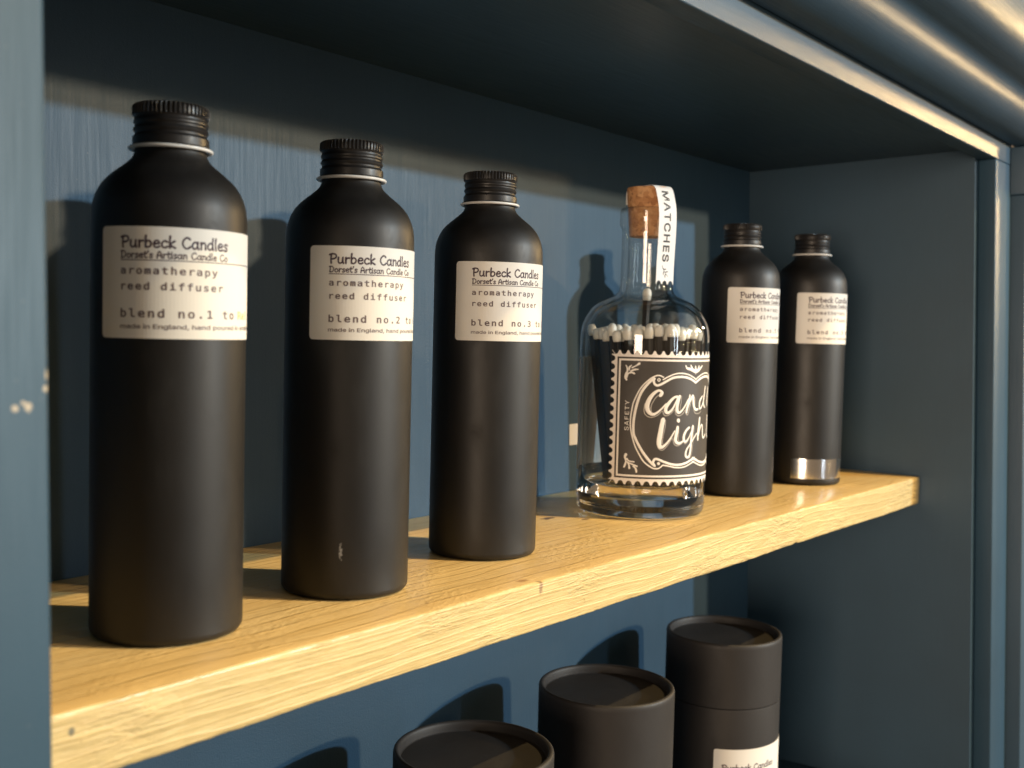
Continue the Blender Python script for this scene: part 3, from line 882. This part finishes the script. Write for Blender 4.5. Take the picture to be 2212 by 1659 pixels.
ORNAMENT = [[(-41.8,77.8,0.94),(-42.53,79.1,1.16),(-42.17,80.97,1.16),(-41.54,82.59,0.94),(-41.59,84.18,0.78),(-42.4,85.75,0.5)],
 [(-40.47,83.16,0.72),(-40.38,84.76,1),(-39.2,85.86,0.44)],
 [(-38.9,84.54,0.78),(-36.8,85.67,0.61),(-34.99,86.92,1.27)],
 [(-39.64,82.66,0.72),(-37.53,83.53,0.94),(-35.55,83.73,0.61)],
 [(-41.7,79.13,0.61),(-40.95,81.29,0.78),(-39.08,81.89,0.89),(-37.6,81.35,0.94)],
 [(-40.93,36.59,1.52),(-41.43,35.08,1.11),(-40.82,32.98,0.83),(-41.3,30.81,1.05),(-41.81,29.57,0.94)],
 [(-40.32,34.35,0.78),(-39.2,33.08,0.72),(-36.24,32.71,0.66)],
 [(-39.99,32.5,0.78),(-39.13,30.95,0.78),(-38.8,29.09,1.16)],
 [(-39.16,32.02,0.66),(-36.72,31.08,0.78),(-34.58,30.26,0.78)],
 [(-36.7,30.28,0.78),(-35.33,29.02,0.94),(-34.88,27.17,0.94)],
 [(-7.81,86.21,0.66),(-6.7,84.75,1.05),(-4.49,84.34,1.39),(-2.12,83.66,1.66),(0.23,83.11,1.94),(2.75,83.62,1.66),(4.72,84.67,1.11),(6.88,86.13,0.66)],
 [(-4.02,86.48,0.61),(-2.76,84.6,1.22)],
 [(-0.05,85.93,0.66),(0.18,84.05,1.39)],
 [(3.33,86.17,0.61),(2.69,84.56,1.22)],
 [(0.22,83.24,1.22),(0.31,81.68,0.44)]]

UC = CARTOUCHE[1][-1][0]
def mirrored(ss):
    keep = [s for s in ss if sum(p[0] for p in s) / len(s) < UC + 0.5]
    return keep + [[(2 * UC - u, z, w) for u, z, w in s] for s in keep if sum(p[0] for p in s) / len(s) < UC - 2]
def inked(name, strokes, mat, lift, n=5):
    V_, F_ = stroke_mesh(strokes, n)
    part(name, wrap([(u, z, h + lift) for u, z, h in V_], F_, RS, CTR, name, mat), stamp)
inked("scroll_frame", mirrored(CARTOUCHE), M_INK_WHITE, 0.12)
for k in (0, 5):
    inked("leaf_ornament", ORNAMENT[k:k + 5], M_INK_WHITE, 0.12)
    inked("leaf_ornament", [[(2 * UC - u, z, w) for u, z, w in s_] for s_ in ORNAMENT[k:k + 5]], M_INK_WHITE, 0.12)
inked("crest_ornament", ORNAMENT[10:], M_INK_WHITE, 0.12)
inked("lettering_outline", SCRIPT_OUTLINE, M_INK_PALE, 0.12)
inked("script_lettering", SCRIPT, M_INK_WHITE, 0.16)
vs_, fs_ = font_mesh("SAFETY", SANS, 0.0, 1.15)
vs_ = fit_type(vs_, 0, 16.6, 0, 4.6)
part("side_lettering", wrap([(-39.9 - y, 49.9 + x, 0.15) for x, y in vs_], fs_, RS, CTR, "side_lettering", M_INK_WHITE), stamp)

# matches inside: each stick its own thing
def stick_mesh(L):
    w = 1.45
    v_, f_ = box(-w, w, -w, w, 0, L)
    me = make_mesh("match_shaft", v_, f_, M_STICK)
    return me
STICKS = [stick_mesh(L) for L in (82.0, 83.0, 84.0, 85.2)]
head_prof = [(0, -0.2), (1.95, 0.0), (2.15, 0.9), (2.35, 2.6), (2.3, 4.3), (1.85, 5.7), (0.95, 6.4), (0, 6.55)]
HEAD = make_mesh("match_head", *lathe(head_prof, 14), M_HEAD, True)
def place_match(base, top_dir, L, spin, label, group):
    m_ = bpy.data.objects.new("match_stick", None)
    m_.empty_display_size = 0.005
    link(m_)
    q = Vector(top_dir).normalized().to_track_quat('Z', 'Y')
    m_.matrix_world = Matrix.Translation(Vector(base) * MM) @ q.to_matrix().to_4x4() @ Matrix.Rotation(spin, 4, 'Z')
    m_["label"] = label; m_["category"] = "match"
    if group: m_["group"] = group
    part("shaft", L, m_)
    hd = part("head", HEAD, m_)
    hd.location = (0, 0, (L.vertices[4].co.z) - 0.9 * MM)
    hd.scale = (random.uniform(1.06, 1.2), random.uniform(1.06, 1.2), random.uniform(0.95, 1.12))
pitch = 6.0
tops = []
for a in range(-8, 9):
    for b in range(-8, 9):
        x = pitch * (a + 0.5 * b); y = pitch * 0.866 * b
        if math.hypot(x, y) < 30.6:
            tops.append((x, y))
rvec = Vector((0.6196, -0.7845))                 # the viewer's right, in plan
for (x, y) in tops:
    jx, jy = random.uniform(-0.55, 0.55), random.uniform(-0.55, 0.55)
    bxx, byy = x * 0.80 + rvec.x * 4.2 + jx * 0.3, y * 0.80 + rvec.y * 4.2 + jy * 0.3
    txx, tyy = x + jx, y + jy
    L = random.choice(STICKS)
    place_match((XM + bxx, YM + byy, 17.9), (txx - bxx, tyy - byy, 84), L, random.uniform(0, 1.5),
                "black match with a cream head, standing in the bunch inside the glass bottle", "matches in the glass bottle")
tall = stick_mesh(105.5)
place_match((XM - 2.0 - 1.2, YM + 0.9, 17.9), (3.2, -1.5, 105), tall, 0.4,
            "lone match standing taller than the bunch, its head in the bottle neck", None)

# ------------------------------------------------------------------ black card tubes on the base of the cabinet
TR, TZ, TB = 38.0, -93.5, -236.2
lid_prof = [(0, -5.0), (34.4, -5.0), (34.9, -4.6), (35.0, -3.6), (35.05, -1.6), (35.4, -0.6), (36.0, -0.1), (36.6, 0.0), (37.3, -0.2), (37.8, -0.8), (38.05, -1.8), (38.05, -3.4), (38.05, -41.2), (37.8, -41.55), (37.0, -41.6)]
lid_prof = [(r, z + 0.0) for r, z in lid_prof]
ME_LID = make_mesh("tube_lid", *lathe(lid_prof[::-1], 120), M_CARD, 35)
tb = TB - TZ
tube_prof = [(0, tb + 0.6), (34, tb + 0.6), (36.8, tb), (37.7, tb + 0.4), (38.0, tb + 1.4), (38.0, -80), (38.0, -43), (37.85, -42.0), (37.2, -41.75), (0, -41.75)]
ME_TUBE = make_mesh("tube_body", *lathe(tube_prof, 120), M_CARD, 35)
for k, (x, y, lab) in enumerate(((174.1, 7.7, "black card tube nearest the viewer, cut off by the bottom edge"),
                                 (295.6, 13.0, "middle black card tube of the three under the shelf"),
                                 (444.5, 17.3, "black card tube with a cream label, farthest right under the shelf"))):
    # origin at the base
    tt = thing("card_tube", lab, "tube", (x, y, TB), 0, "black card tubes under the shelf")
    a = part("lid", ME_LID, tt); a.location.z = (TZ - TB) * MM
    b = part("body", ME_TUBE, tt); b.location.z = (TZ - TB) * MM
    if k == 2:
        top = -161.0 - TB
        u0 = 0.0
        Rt = 38.06
        lo = wrap(*grid_sheet(0, 72, top - 35, top, 60, 0.09, 1.4, 0.085), Rt, -158.7, "paper_label", M_LABEL)
        lb = part("paper_label", lo, tt)
        s = stroke_mesh(title_strokes("Purbeck Candles", 5.4, 40, top - 13.6, 3.6, 0.72), 4)
        part("title_lettering", wrap([(u, z, h + 0.10) for u, z, h in s[0]], s[1], Rt, -158.7, "title_lettering", M_INK), lb)
